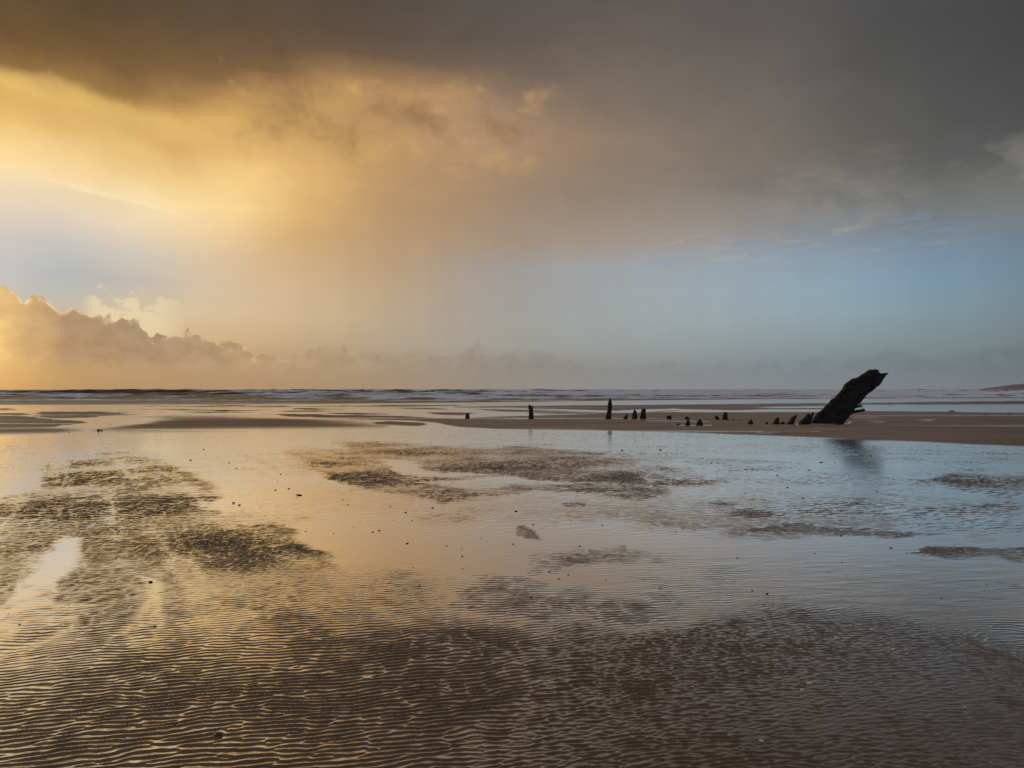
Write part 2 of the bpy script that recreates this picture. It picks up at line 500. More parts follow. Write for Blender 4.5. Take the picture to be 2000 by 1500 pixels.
BANKS = [  # outlines of drained brown banks on the far flat
    ([(505, 809), (600, 808), (740, 811.5), (850, 816.5), (906, 817), (980, 814), (1080, 811), (1190, 807.5), (1260, 805.5), (1330, 805), (1440, 805), (1530, 805),
      (1600, 805), (1680, 803), (1760, 803.5), (1850, 804), (1930, 806), (2050, 807.5), (2600, 811), (2600, 890), (2000, 872), (1900, 868), (1800, 863), (1700, 860), (1600, 855), (1480, 850.5), (1330, 845), (1200, 842),
      (1040, 839.5), (960, 838), (900, 834), (840, 824), (800, 822), (640, 818), (600, 814)], 2.2),
    ([(880, 795), (990, 793), (1100, 792.5), (1300, 790.5), (1480, 788.5), (1700, 786.5), (2000, 783.5), (2600, 780), (2600, 787), (2000, 789.5), (1850, 790.5), (1700, 791), (1600, 793), (1500, 795), (1470, 796), (1520, 797.2), (1600, 797.4), (1655, 798.4),
      (1600, 799.7), (1500, 799.8), (1430, 801.5), (1320, 799), (1240, 800), (1200, 803), (1100, 799.5), (990, 797), (900, 797)], 1.6),
    ([(930, 799.5), (1000, 800), (1190, 806), (1240, 806), (1330, 801), (1320, 803), (1240, 807), (1080, 808.5), (1000, 805), (950, 802)], 1.3),
    ([(0, 807.5), (40, 806.5), (75, 813.5), (118, 820), (133, 826), (90, 835), (0, 837), (-700, 846), (-700, 812)], 3.0),
    ([(66, 807), (110, 804), (235, 804.5), (254, 811), (220, 815.5), (120, 816), (90, 814)], 2.0),
    ([(200, 842), (226, 833), (290, 821), (350, 813.5), (420, 812), (500, 814.5), (600, 820), (700, 826), (760, 833), (640, 836), (500, 838), (360, 842), (280, 843)], 20.0),
    ([(0, 836), (110, 837), (182, 841.5), (120, 846), (0, 849), (-700, 860), (-700, 846)], 13.0),
    ([(232, 806.5), (275, 808.4), (318, 809), (280, 811), (240, 813)], 1.6),
    ([(330, 805.4), (420, 803.6), (520, 804.2), (430, 806.4)], 1.3),
    ([(560, 803), (640, 802.4), (700, 803.6), (640, 804.6)], 1.2),
    ([(278, 800.5), (340, 799.5), (470, 801), (560, 801.2), (455, 803), (330, 802.5)], 1.2),
    ([(530, 798.6), (600, 798), (715, 799.4), (600, 800.6)], 1.1),
    ([(640, 806.6), (700, 805.5), (775, 809.5), (700, 809.5)], 1.2),
    ([(712, 796), (830, 797), (880, 800.5), (790, 799.3)], 1.2),
    ([(828, 806.5), (880, 804.8), (930, 807), (905, 812), (860, 811)], 1.4),
    ([(718, 826), (752, 823), (820, 825), (832, 829), (812, 832), (740, 829)], 2.2),
    ([(270, 792.5), (600, 792.6), (900, 790.8), (900, 793), (500, 795.2), (300, 795)], 1.6),
    ([(-400, 798), (0, 797), (60, 800.5), (0, 802.5), (-400, 806)], 1.6),
]
STREAKS = [  # thin films of water lying on the banks
    [(1245, 800), (1320, 798.6), (1322, 799.4), (1245, 801.6)], [(1318, 802.4), (1430, 803.2), (1428, 804.4), (1330, 803.8)],
    [(985, 817), (1036, 816.6), (1036, 817.8), (990, 818)], [(880, 813.5), (906, 816.8), (905, 818), (880, 817)],
    [(1325, 830.4), (1390, 830.2), (1388, 831.8), (1326, 831.6)], [(1550, 828), (1562, 826), (1572, 829), (1556, 829.6)],
    [(1660, 815), (1715, 814.4), (1712, 815.6), (1664, 816)], [(1700, 824), (1730, 823.4), (1728, 824.8), (1702, 825)],
    [(1790, 820.6), (1828, 819.2), (1826, 821), (1796, 822)], [(1806, 823), (1826, 821.8), (1824, 823.2), (1808, 823.8)],
    [(1462, 843), (1490, 842.6), (1488, 843.6), (1466, 844)], [(1478, 846), (1520, 845.4), (1516, 846.6), (1480, 847)], [(1584, 843.2), (1602, 842.8), (1600, 843.8), (1586, 844)],
    [(1622, 829.6), (1648, 827), (1662, 823), (1657, 827), (1640, 830.4)],
    [(1250, 822.6), (1390, 823.4), (1388, 824.6), (1252, 823.8)],
]
PATCHES = [  # rippled sand that stands out of the film: outline, water level (in ripple heights), softness
    ([(555, 884), (580, 878), (640, 879), (685, 878), (672, 868), (640, 862), (662, 857), (740, 861), (850, 871), (960, 877), (1010, 873), (1100, 881), (1240, 893),
      (1300, 906), (1330, 928), (1300, 943), (1292, 960), (1300, 970), (1250, 982), (1150, 971), (1060, 966), (1010, 967), (950, 972), (890, 981), (868, 984), (820, 971), (750, 965), (680, 945), (630, 926), (585, 905)], -0.45, 14),
    ([(1240, 895), (1300, 906), (1385, 935), (1400, 948), (1320, 956), (1250, 945)], 0.55, 22),
    ([(985, 1029), (1008, 1024), (1035, 1038), (1056, 1052), (1025, 1050), (1000, 1044)], -0.5, 7),
    ([(1088, 991), (1118, 989), (1134, 995), (1122, 1005), (1100, 1001)], 0.2, 7),
    ([(1052, 1018), (1078, 1016), (1096, 1022), (1070, 1024)], 0.3, 6),
    ([(1372, 984), (1400, 980), (1432, 985), (1400, 990)], -0.6, 6),
    ([(1402, 1009), (1440, 992), (1470, 985), (1500, 992), (1562, 1000), (1570, 1006), (1492, 1013)], -0.6, 9),
    ([(1436, 1036), (1505, 1026), (1570, 1018), (1640, 1028), (1700, 1027), (1780, 1038), (1868, 1046), (1760, 1056), (1640, 1046), (1560, 1041), (1480, 1039)], -0.6, 12),
    ([(1828, 930), (1860, 920), (2000, 922), (2500, 925), (2500, 975), (2000, 970), (1950, 968), (1862, 955), (1838, 945)], -0.2, 14),
    ([(1785, 1083), (1830, 1071), (1930, 1076), (2050, 1070), (2500, 1060), (2500, 1120), (2100, 1112), (1980, 1108), (1940, 1097), (1850, 1096)], -0.6, 12),
    ([(1450, 985), (1600, 965), (1800, 985), (2000, 985), (2100, 1050), (1900, 1045), (1700, 1025), (1560, 1008)], 0.8, 34),
    ([(1440, 868), (1560, 862), (1800, 876), (2100, 885), (2300, 905), (1900, 912), (1700, 900), (1560, 884)], 0.95, 16),
    ([(1180, 884), (1300, 888), (1480, 900), (1560, 912), (1420, 912), (1300, 902)], 0.65, 14),
    ([(1640, 859.6), (1665, 859), (1692, 862), (1660, 862)], -0.4, 2.5),
    ([(1674, 899.5), (1700, 899), (1728, 903), (1696, 903.6)], -0.4, 3),
    ([(-400, 868), (60, 862), (150, 865), (90, 880), (-400, 900)], 0.45, 14),
    ([(470, 880), (540, 905), (560, 940), (500, 930)], 1.0, 20),
    ([(560, 861), (590, 859.5), (622, 861.5), (590, 863)], 0.3, 6),
    ([(172, 857), (190, 850), (215, 849), (226, 855), (205, 863), (180, 864)], -0.1, 8),
    # fan on the left, running down into the near ripples
    ([(185, 878), (205, 868), (235, 880), (320, 895), (352, 912), (392, 936), (418, 968), (436, 1000), (480, 992), (536, 1008), (562, 1026), (598, 1076), (660, 1110), (740, 1150),
      (700, 1260), (300, 1300), (120, 1260), (150, 1200), (210, 1180), (20, 1180), (-200, 1250), (-200, 1040), (0, 988), (60, 945), (110, 908)], -1.0, 26),
]
HOLES = [  # still pools inside the rippled sand: outline, level, softness
    ([(706, 897), (762, 900), (826, 904.5), (800, 909), (840, 917), (900, 922), (965, 925), (890, 928), (805, 925), (768, 920), (752, 909)], 1.6, 7),
    ([(800, 938), (900, 932.5), (1000, 930), (1045, 937), (1195, 942.5), (1100, 945), (1000, 945), (960, 952), (900, 954), (850, 946)], 1.6, 7),
    ([(982, 960), (1030, 957), (1080, 964), (1060, 967), (1010, 967)], 1.2, 6),
    ([(142, 1046), (180, 1052), (150, 1100), (112, 1150), (74, 1200), (34, 1255), (-10, 1290), (-300, 1400), (-300, 1290), (-20, 1225), (22, 1165), (84, 1095)], 1.5, 18),
    ([(285, 1130), (320, 1128), (318, 1180), (312, 1246), (262, 1252), (240, 1230), (270, 1180)], 0.75, 22),
    ([(450, 1000), (520, 1010), (570, 1040), (620, 1100), (560, 1120), (500, 1080), (455, 1040)], -0.1, 26),
    ([(40, 1270), (70, 1280), (50, 1300), (10, 1292)], 0.7, 16),
]
NEAR_EDGE = [(-3000, 1330), (0, 1290), (60, 1245), (140, 1205), (300, 1235), (500, 1190), (690, 1135), (800, 1142), (900, 1168), (1000, 1190), (1060, 1206), (1130, 1190), (1230, 1196),
             (1330, 1180), (1420, 1152), (1550, 1140), (1700, 1162), (1850, 1195), (2000, 1232), (2400, 1320), (5000, 1500)]

M_sand, N, B = material("wet_sand")
wet = N.node('ShaderNodeAttribute', attribute_name='wet').outputs['Fac']
dry = N.node('ShaderNodeAttribute', attribute_name='dry').outputs['Fac']
fine = N.node('ShaderNodeAttribute', attribute_name='fine').outputs['Fac']
pos = N.node('ShaderNodeNewGeometry').outputs['Position']
nA = N.noise(pos, 0.35, 5.0, 0.6)
nB = N.noise(pos, 28.0, 4.0, 0.7)
s0 = N.node('ShaderNodeSeparateXYZ')
N.put(s0.inputs[0], pos)
nS = N.noise(N.vec(N.mul(s0.outputs[0], 0.16), s0.outputs[1], 0.0), 0.9, 6.0, 0.65)
nC = N.noise(pos, 420.0, 2.0, 0.6)
c_damp = N.mix(nA, (*lin((91, 68, 48)), 1), (*lin((113, 86, 62)), 1))
c_dry = N.mix(N.step(nS, 0.32, 0.68), (*lin((142, 123, 108)), 1), (*lin((172, 153, 138)), 1))
bank_dark = N.node('ShaderNodeAttribute', attribute_name='bank_dark').outputs['Fac']
c_dry = N.mix(N.mul(bank_dark, 0.8), c_dry, (*lin((112, 90, 72)), 1))  # bank colour goes darker towards the left and right ends
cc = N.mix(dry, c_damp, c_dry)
gr = N.step(nC, 0.3, 0.7, 0.72, 1.22)
gr = N.mul(gr, N.step(nB, 0.3, 0.7, 0.86, 1.12))
cc = N.mix(1.0, cc, N.vec(gr, gr, gr), 'MULTIPLY')
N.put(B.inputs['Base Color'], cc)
damp_r = N.mix(dry, (0.30, 0.30, 0.30, 1), (0.75, 0.75, 0.75, 1))
N.put(B.inputs['Roughness'], N.mix(wet, damp_r, (0.13, 0.13, 0.13, 1)))
B.inputs['IOR'].default_value = 1.5
N.put(B.inputs['Specular IOR Level'], N.mad(dry, -0.3, 0.45))
SAND = (N, B)
# fine relief: faint current marks in the film, grain on the sand
sx = N.node('ShaderNodeSeparateXYZ')
N.put(sx.inputs[0], pos)
cur = N.noise(N.vec(N.mul(sx.outputs[0], 0.25), N.mad(sx.outputs[0], -0.12, sx.outputs[1]), 0.0), 9.0, 4.0, 0.6, 0.4)
b1 = N.node('ShaderNodeBump')
b1.inputs['Distance'].default_value = 0.006
N.put(b1.inputs['Strength'], N.mul(fine, 0.35))
N.put(b1.inputs['Height'], cur)
b2 = N.node('ShaderNodeBump')
b2.inputs['Distance'].default_value = 0.0015
N.put(b2.inputs['Strength'], N.mad(wet, -0.5, 0.55))
N.put(b2.inputs['Height'], nC)
N.put(b2.inputs['Normal'], b1.outputs[0])
N.put(B.inputs['Normal'], b2.outputs[0])
# the skin of water over the sand: a clear glossy layer, stronger at grazing view
gl = N.node('ShaderNodeBsdfGlossy')
N.put(gl.inputs['Roughness'], N.mix(wet, (0.26, 0.26, 0.26, 1), (0.12, 0.12, 0.12, 1)))
gl.inputs['Color'].default_value = (0.97, 0.97, 0.97, 1)
N.put(gl.inputs['Normal'], b2.outputs[0])
lw = N.node('ShaderNodeLayerWeight')
lw.inputs['Blend'].default_value = 0.5
N.put(lw.inputs['Normal'], b2.outputs[0])
fr = N.m('MINIMUM', N.mul(N.m('POWER', lw.outputs['Facing'], 1.7), 1.25), 0.92)
amt = N.mul(N.mad(wet, 0.66, 0.34), N.sub(1.0, dry))
mxs = N.node('ShaderNodeMixShader')
N.put(mxs.inputs[0], N.mul(fr, amt))
N.put(mxs.inputs[1], B.outputs[0])
N.put(mxs.inputs[2], gl.outputs[0])
for n_ in N.t.nodes:
    if n_.type == 'OUTPUT_MATERIAL':
        N.put(n_.inputs[0], mxs.outputs[0])


def build_beach():
    # polar rows and columns, dense where the picture looks
    r = [0.3, 1.0, 1.8]
    v = 2.2
    while v < 8.0:
        r.append(v); v += 0.0052 + max(v - 4.0, 0) * 0.0017
    while v < 20.0:
        r.append(v); v += 0.0125 + (v - 8) * 0.0022
    while v < 150.0:
        r.append(v); v += v * v / (680 * 1.5) * 0.32
    while v < 9000:
        r.append(v); v *= 1.35
    r = np.array(r)
    a = np.concatenate([np.linspace(-180, -60, 14)[:-1], np.linspace(-60, -42, 24)[:-1], np.linspace(-42, 42, 740), np.linspace(42, 60, 24)[1:], np.linspace(60, 180, 14)[1:-1]])
    A, RR = np.meshgrid(np.radians(a), r)
    x = (RR * np.sin(A)).ravel()
    y = (RR * np.cos(A)).ravel()
    X, Y = px_of(x, y, np.zeros_like(x))
    # wander of outlines, in world space
    wx = fbm(x, y, 1.2) * 0.5 + fbm(x + 40, y, 0.25) * 0.35
    near = smooth(Y, 840, 960)
    Xw = X + wx * (3 + 13 * near)
    Yw = Y + fbm(x + 11, y + 5, 1.0) * (0.35 + 3.5 * near)

    du, dv = x * 0.54 - y * 0.84, x * 0.84 + y * 0.54
    drain = fbm(du, dv, 0.13, 10.0)
    lefty = smooth(X, 720, 520)
    L = np.full(x.shape, 1.45)                       # water level in ripple heights
    L += 0.30 * fbm(x, y, 2.5, 3.0)
    L -= smooth(X + 60 * wx, 1050, 1450) * smooth(Y, 1075, 1010) * (0.05 - 0.22 * fbm(x + 7, y + 2, 1.6, 4.0))
    fg = np.interp(X, [p[0] for p in NEAR_EDGE], [p[1] for p in NEAR_EDGE])
    d = Yw - fg
    near_m = smooth(d + 14 * fbm(x + 61, y, 0.5), -45, 65)
    # a thin rise of level over the transition, so ripples drown gradually
    leftlev = np.interp(Y, [1100, 1200, 1300, 1380, 1480], [-0.55, -0.6, -1.1, -2.2, -3.0])
    rightlev = -0.6 - 2.2 * smooth(d, 0, 150)
    sideL = smooth(X, 600, 1000)
    lowlev = leftlev * (1 - sideL) + rightlev * sideL + 0.12 * fbm(x, y, 0.5) + 0.45 * (1 - sideL) * smooth(Y, 1360, 1200) * drain
    L = L * (1 - near_m) + lowlev * near_m
    for P, lv, s in PATCHES:
        m = pmask(Xw, Yw, P, s)
        m *= (1 - near_m)
        L = L * (1 - m) + (lv + 0.11 * fbm(x + 3, y, 0.3) + 0.42 * lefty * drain) * m
    for P, lv, s in HOLES:
        m = pmask(Xw, Yw, P, s)
        L = L * (1 - m) + lv * m
    dry = np.zeros_like(x)
    lfar = smooth(X, 1000, 500)
    Xf = X + wx * 4 + fbm(x + 23, y - 5, 3.0) * 22 * lfar
    Yf = Y + fbm(x + 11, y + 5, 2.0) * (0.25 + 0.55 * lfar) + fbm(x, y + 50, 9.0) * 0.9 * lfar
    for P, s in BANKS:
        dry = np.maximum(dry, pmask(Xf, Yf, P, s))
    strk = fbm(x + 3, y, 1.3, 7.0)
    dry *= np.clip(1.05 - 0.55 * smooth(strk, 0.7, 1.7) - 0.18 * lfar * smooth(fbm(x, y + 9, 0.9, 9.0), -0.2, 1.2), 0, 1)
    for P in STREAKS:
        dry *= 1 - 0.75 * pmask(Xf, Yf, P, 1.7)
    # wave-wet strip along the shore and the sea bed
    ys = shore(x)
    out = smooth(y - ys, -3, 1)
    # wind-shaped variation on the banks
    bankn = fbm(x, y, 3.0, 4.0)
    dry_l = np.clip(dry, 0, 1)

    # ripples
    def shaped(f, sharp):
        ph = np.angle(f)
        am = 0.4 + 0.6 * np.tanh(np.abs(f) * 1.6)
        p = np.exp(sharp * (np.cos(ph) - 1))
        p = (p - p.mean()) / p.std()
        return (p * am).astype(np.float32), am
    T = 8.3
    wob = fbm(x, y, 0.8) * 0.035
    wob2 = fbm(x + 90, y + 31, 0.8) * 0.035
    cyc = int(T / 0.042)
    longR = ripple_field(2048, cyc, math.radians(13), 0.15, 0.17)
    shortR = ripple_field(2048, int(T / 0.050), math.radians(9), 0.30, 0.42)
    fineR = ripple_field(2048, int(T / 0.05), math.radians(4), 0.16, 0.16)
    hl, al = shaped(sample(longR, (x + wob) / T, (y + wob2) / T), 0.45)
    hs, as_ = shaped(sample(shortR, (x + wob) / T, (y + wob2) / T), 0.5)
    hs2 = sample(shortR, (x * 1.75 + 3.1 + wob) / T, (y * 1.75 + wob2) / T)
    hs3 = sample(shortR, (x * 1.2 + 1.3 + wob) / T, (y * 1.2 + wob2) / T)
    hb = (hs3.real * 1.0 + hs2.real * 0.75).astype(np.float32)
    hl = hl + 0.22 * hb
    hf, af = shaped(sample(fineR, (x + wob) / T, (y + wob2) / T), 0.8)
    lump = sample(CLOUDY, x / 1.9, y / 1.9) * 0.6
    # long crests low left, short broken ones low right and on the far patches
    side = smooth(X + 0.5 * (Y - 1300) + 60 * wx, 900, 1450) * smooth(Y, 1150, 1250)
    farp = smooth(Y, 1250, 1090)
    short = np.clip(np.maximum(side, farp), 0, 1)
    hs9, _ = shaped(sample(shortR, (x + 2 * wob + 5) / (T * 2.5), (y + 2 * wob2) / (T * 2.5)), 0.5)
    fr9 = smooth(RR.ravel(), 6.0, 11.0)
    hs = (hs * (1 - fr9) + (hs9 + 0.3 * hs) * fr9) * farp + hb * (1 - farp)
    h = hl * (1 - short) + (hs * 0.95 + lump * 0.3 * np.maximum(farp, 0.5 * side)) * short
    A_ = 0.0018 * (1 - short) + short * (0.0021 + farp * (0.0003 + 0.0032 * fr9 * (1 - 0.3 * lefty)))
    A_ = A_ * (1 + 0.25 * fbm(x + 17, y, 0.6))
    A_ *= smooth(RR.ravel(), 1.0, 2.0) * smooth(np.abs(np.degrees(A.ravel())), 62, 42) * smooth(RR.ravel(), 60, 26)
    sand = A_ * (h - np.maximum(L, -0.9))
    film = smooth(L - h, -0.25, 0.2)
    zz = np.where((sand > 0) | (L < -0.9), sand, 0.0)
    # faint ripples that show through the film in the middle
    mid = smooth(Y, 880, 1060) * (1 - near_m) * smooth(L, 0.3, 1.0)
    zz += (0.0011 * hf + 0.0003 * hb) * mid * np.clip(0.6 + fbm(x + 5, y + 9, 0.9), 0, 1.6)
    zz += 0.0008 * hs9 * smooth(Y, 846, 900) * smooth(Y, 1100, 980) * (1 - near_m) * smooth(L, 0.2, 1.0) * np.clip(0.55 + 0.8 * fbm(x + 15, y + 9, 1.3, 3.0), 0, 1.5)
    # near zone lies at the level of its own sheet
    base = np.where(L < 1.2, 0, 0)
    wet_a = film
    # tone down the gloss of the drained foreground
    wet_a = np.maximum(wet_a, np.maximum((0.6 + 0.35 * smooth(Y, 1080, 1330)) * smooth(X + 0.3 * (Y - 1100), 1700, 500), 0.40 * smooth(Y, 1450, 1200)))
    wet_a = np.clip(wet_a, 0, 1) * (1 - dry_l)
    z = zz * (1 - dry_l) + dry_l * (0.022 + 0.006 * bankn)
    z = z - 0.012 * np.clip(y - ys, 0, 400) * smooth(y, 20, 60)
    global SURF
    SURF = (r, a, z.reshape(len(r), len(a)))
    fine_a = (1 - dry_l) * (0.35 + 0.4 * smooth(fbm(x, y, 1.5, 2.5), -0.5, 1.0) + 1.3 * smooth(X, 1050, 1350) * smooth(Y, 1050, 1110) * smooth(Y, 1230, 1160))
    V = np.stack([x, y, z], -1)
    o = grid_object("beach", V, len(r), len(a), M_sand, {'wet': wet_a, 'dry': dry_l, 'fine': fine_a, 'bank_dark': np.clip(0.85 * smooth(X, 950, 600) + 0.6 * smooth(X, 1650, 2050), 0, 1)}, wrap=True)
    o['kind'] = 'structure'
    return o


build_beach()

# ----------------------------------------------------------------------------
# sea: breaking swell out to the horizon
# ----------------------------------------------------------------------------
M_sea, N, B = material("surf_water")
foam = N.node('ShaderNodeAttribute', attribute_name='foam').outputs['Fac']
pos = N.node('ShaderNodeNewGeometry').outputs['Position']
sx = N.node('ShaderNodeSeparateXYZ')
N.put(sx.inputs[0], pos)
fn = N.noise(N.vec(N.mul(sx.outputs[0], 0.10), N.mul(sx.outputs[1], 0.07), N.mul(sx.outputs[2], 1.2)), 1.6, 5.0, 0.65)
fm = N.step(N.mad(N.sub(fn, 0.5), 1.9, foam), 0.30, 0.62)
wc = N.mix(fn, (*lin((50, 48, 46)), 1), (*lin((78, 76, 76)), 1))
N.put(B.inputs['Base Color'], N.mix(fm, wc, (*lin((228, 232, 240)), 1)))
N.put(B.inputs['Roughness'], N.step(fm, 0.0, 1.0, 0.4, 0.9))
B.inputs['IOR'].default_value = 1.33
B.inputs['Specular IOR Level'].default_value = 0.3
b1 = N.node('ShaderNodeBump')
b1.inputs['Distance'].default_value = 0.25
b1.inputs['Strength'].default_value = 0.6
N.put(b1.inputs['Height'], fn)
N.put(B.inputs['Normal'], b1.outputs[0])


def build_sea():
    r = []
    v = 52.0
    while v < 190:
        r.append(v); v += 0.5
    while v < 520:
        r.append(v); v += 0.5 + (v - 190) * 0.006
    while v < 9000:
        r.append(v); v *= 1.06
    r = np.array(r)
    a = np.concatenate([np.linspace(-88, -44, 50)[:-1], np.linspace(-44, 44, 620), np.linspace(44, 88, 50)[1:]])
    A, RR = np.meshgrid(np.radians(a), r)
    x = (RR * np.sin(A)).ravel()
    y = (RR * np.cos(A)).ravel()
    s = y - shore(x)
    T = 640.0
    sw = ripple_field(1024, 26, math.radians(-3), 0.22, 0.13)
    ch = ripple_field(1024, 110, math.radians(5), 0.35, 0.35)
    f = sample(sw, x / T, y / T)
    g = sample(ch, x / T, y / T)
    ph = np.angle(f)
    am = np.tanh(np.abs(f) * 1.1)
    crest = np.exp(1.6 * (np.cos(ph) - 1))
    grow = smooth(s, 0, 60)
    hgt = 0.30 + 1.75 * smooth(s, 25, 170)
    z = (crest * am * 0.95 + 0.07 * g.real) * hgt * grow
    z += 0.06 * fbm(x, y, 2.0) * grow
    z *= smooth(RR.ravel(), 6000, 500) * 0.85 + 0.15
    z = z - 0.10 - 0.12 * smooth(s, 10, 60)
    z = np.where(s < -2, -0.6, z)
    # broken water behind each crest and in streaks
    lag = (np.cos(ph - 0.9) * 0.5 + 0.5) * am
    st = fbm(x, y, 7.0, 5.0)
    side = smooth(x / np.maximum(y, 1), -0.7, 0.35)
    fo = 0.30 + 0.42 * side + 0.62 * (lag - 0.4) + 0.15 * st
    fo *= smooth(s, 1, 22) * (1 - 0.7 * smooth(s, 200, 420))
    fo += 0.35 * np.exp(-((s - 1.5 - 2 * fbm(x, y, 4.0, 4.0)) / 1.2) ** 2)
    V = np.stack([x, y, z], -1)
    o = grid_object("sea", V, len(r), len(a), M_sea, {'foam': np.clip(fo, 0, 1)})
    o['kind'] = 'structure'


build_sea()

# ----------------------------------------------------------------------------
# headland far off on the right
# ----------------------------------------------------------------------------
M_hill, N, B = material("headland_turf")
pos = N.node('ShaderNodeNewGeometry').outputs['Position']
hn = N.noise(pos, 0.03, 6.0, 0.65)
N.put(B.inputs['Base Color'], N.ramp(hn, [(0.3, lin((112, 113, 112))), (0.5, lin((134, 135, 133))), (0.75, lin((156, 156, 153)))]))
B.inputs['Roughness'].default_value = 0.95


def build_hill():
    D = 1700.0
    prof = [(1915, 762), (1930, 760), (1942, 757.6), (1955, 755.2), (1970, 752), (1985, 750), (2000, 749.4), (2040, 748.5), (2120, 747), (2220, 750), (2330, 757), (2400, 762)]
    px = np.linspace(1915, 2400, 70)
    py = np.interp(px, [p[0] for p in prof], [p[1] for p in prof])
    nd = 22
    V = []
    for j in range(nd):
        t = j / (nd - 1) * 2 - 1
        sec = max(0.0, 1 - abs(t) ** 2.2)
        for X, Y in zip(px, py):
            wx_, _, wz = at(X, Y, D)
            V.append((wx_, D + t * 70, max(wz + 1.5, 0) * sec - 1.5))
    V = np.array(V)
    n = fbm(V[:, 0], V[:, 1], 30.0)
    V[:, 2] += n * 0.9 * np.clip(V[:, 2] / 8, 0, 1)
    o = grid_object("headland_hill", V, nd, len(px), M_hill, {})
    o['kind'] = 'structure'


build_hill()

# ----------------------------------------------------------------------------
# the wreck: timbers standing in the sand
# ----------------------------------------------------------------------------
LEAN = (0.74, 0.67)


def oak(name, axis):
    m, N, B = material(name)
    tc = N.node('ShaderNodeTexCoord').outputs['Object']
    sx = N.node('ShaderNodeSeparateXYZ')
    N.put(sx.inputs[0], tc)
    ac = N.sub(N.mul(sx.outputs[0], axis[1]), N.mul(sx.outputs[2], axis[0]))
    al = N.add(N.mul(sx.outputs[0], axis[0]), N.mul(sx.outputs[2], axis[1]))
    gn = N.noise(N.vec(N.mul(ac, 7.0), N.mul(sx.outputs[1], 7.0), al), 3.2, 7.0, 0.65, 0.4)
    wl = N.noise(tc, 3.0, 4.0, 0.6)
    wk = N.noise(tc, 45.0, 3.0, 0.6)                       # crust of barnacles and weed
    col = N.ramp(gn, [(0.25, (0.003, 0.0027, 0.0025)), (0.5, (0.010, 0.0085, 0.0075)), (0.64, (0.024, 0.019, 0.016)), (0.8, (0.06, 0.049, 0.04))])
    crust = N.mul(N.step(wk, 0.60, 0.72), N.step(wl, 0.48, 0.62))
    N.put(B.inputs['Base Color'], N.mix(N.mul(crust, 0.7), col, (0.10, 0.095, 0.085, 1)))
    N.put(B.inputs['Roughness'], N.step(wl, 0.3, 0.7, 0.45, 0.9))
    B.inputs['Specular IOR Level'].default_value = 0.3
    bb = N.node('ShaderNodeBump')
    bb.inputs['Distance'].default_value = 0.06
    N.put(bb.inputs['Height'], N.add(gn, N.mul(crust, 0.3)))
    N.put(B.inputs['Normal'], bb.outputs[0])
    return m


M_wood = oak("black_sodden_oak", (0.0, 1.0))
M_lean = oak("black_sodden_oak_leaning", LEAN)

M_plank, N, B = material("weathered_brown_oak")
tc = N.node('ShaderNodeTexCoord').outputs['Object']
wn_ = N.noise(tc, 9.0, 7.0, 0.7, 0.6)
N.put(B.inputs['Base Color'], N.ramp(wn_, [(0.3, (0.006, 0.005, 0.004)), (0.55, (0.026, 0.019, 0.014)), (0.8, (0.075, 0.056, 0.042))]))
B.inputs['Roughness'].default_value = 0.85
B.inputs['Specular IOR Level'].default_value = 0.25
bb = N.node('ShaderNodeBump')
bb.inputs['Distance'].default_value = 0.04
N.put(bb.inputs['Height'], wn_)
N.put(B.inputs['Normal'], bb.outputs[0])

M_iron, N, B = material("rusted_iron")
tc = N.node('ShaderNodeTexCoord').outputs['Object']
N.put(B.inputs['Base Color'], N.ramp(N.noise(tc, 40.0, 4.0, 0.7), [(0.3, (0.008, 0.006, 0.005)), (0.8, (0.05, 0.026, 0.016))]))
B.inputs['Roughness'].default_value = 0.8

M_stone, N, B = material("dark_pebble_stone")
inf = N.node('ShaderNodeObjectInfo').outputs['Random']
N.put(B.inputs['Base Color'], N.ramp(inf, [(0.0, (0.012, 0.011, 0.012)), (0.7, (0.03, 0.027, 0.026)), (1.0, (0.06, 0.05, 0.045))]))
B.inputs['Roughness'].default_value = 0.45

M_shell, N, B = material("pale_shell")
inf = N.node('ShaderNodeObjectInfo').outputs['Random']
sc_ = N.node('ShaderNodeTexCoord').outputs['Object']
N.put(B.inputs['Base Color'], N.mix(N.noise(sc_, 90.0, 3.0), (0.5, 0.47, 0.43, 1), (0.8, 0.77, 0.72, 1)))
B.inputs['Roughness'].default_value = 0.35

M_amber, N, B = material("amber_shell")
B.inputs['Base Color'].default_value = (0.36, 0.25, 0.14, 1)
B.inputs['Roughness'].default_value = 0.4


def link(me, name, mat, parent=None, loc=(0, 0, 0)):
    me.materials.append(mat)
    o = bpy.data.objects.new(name, me)
    COL.objects.link(o)
    if parent is not None:
        o.parent = parent
    o.location = loc
    return o


def tag(o, label, cat, group=None):
    o['label'] = label
    o['category'] = cat
    if group:
        o['group'] = group
    return o


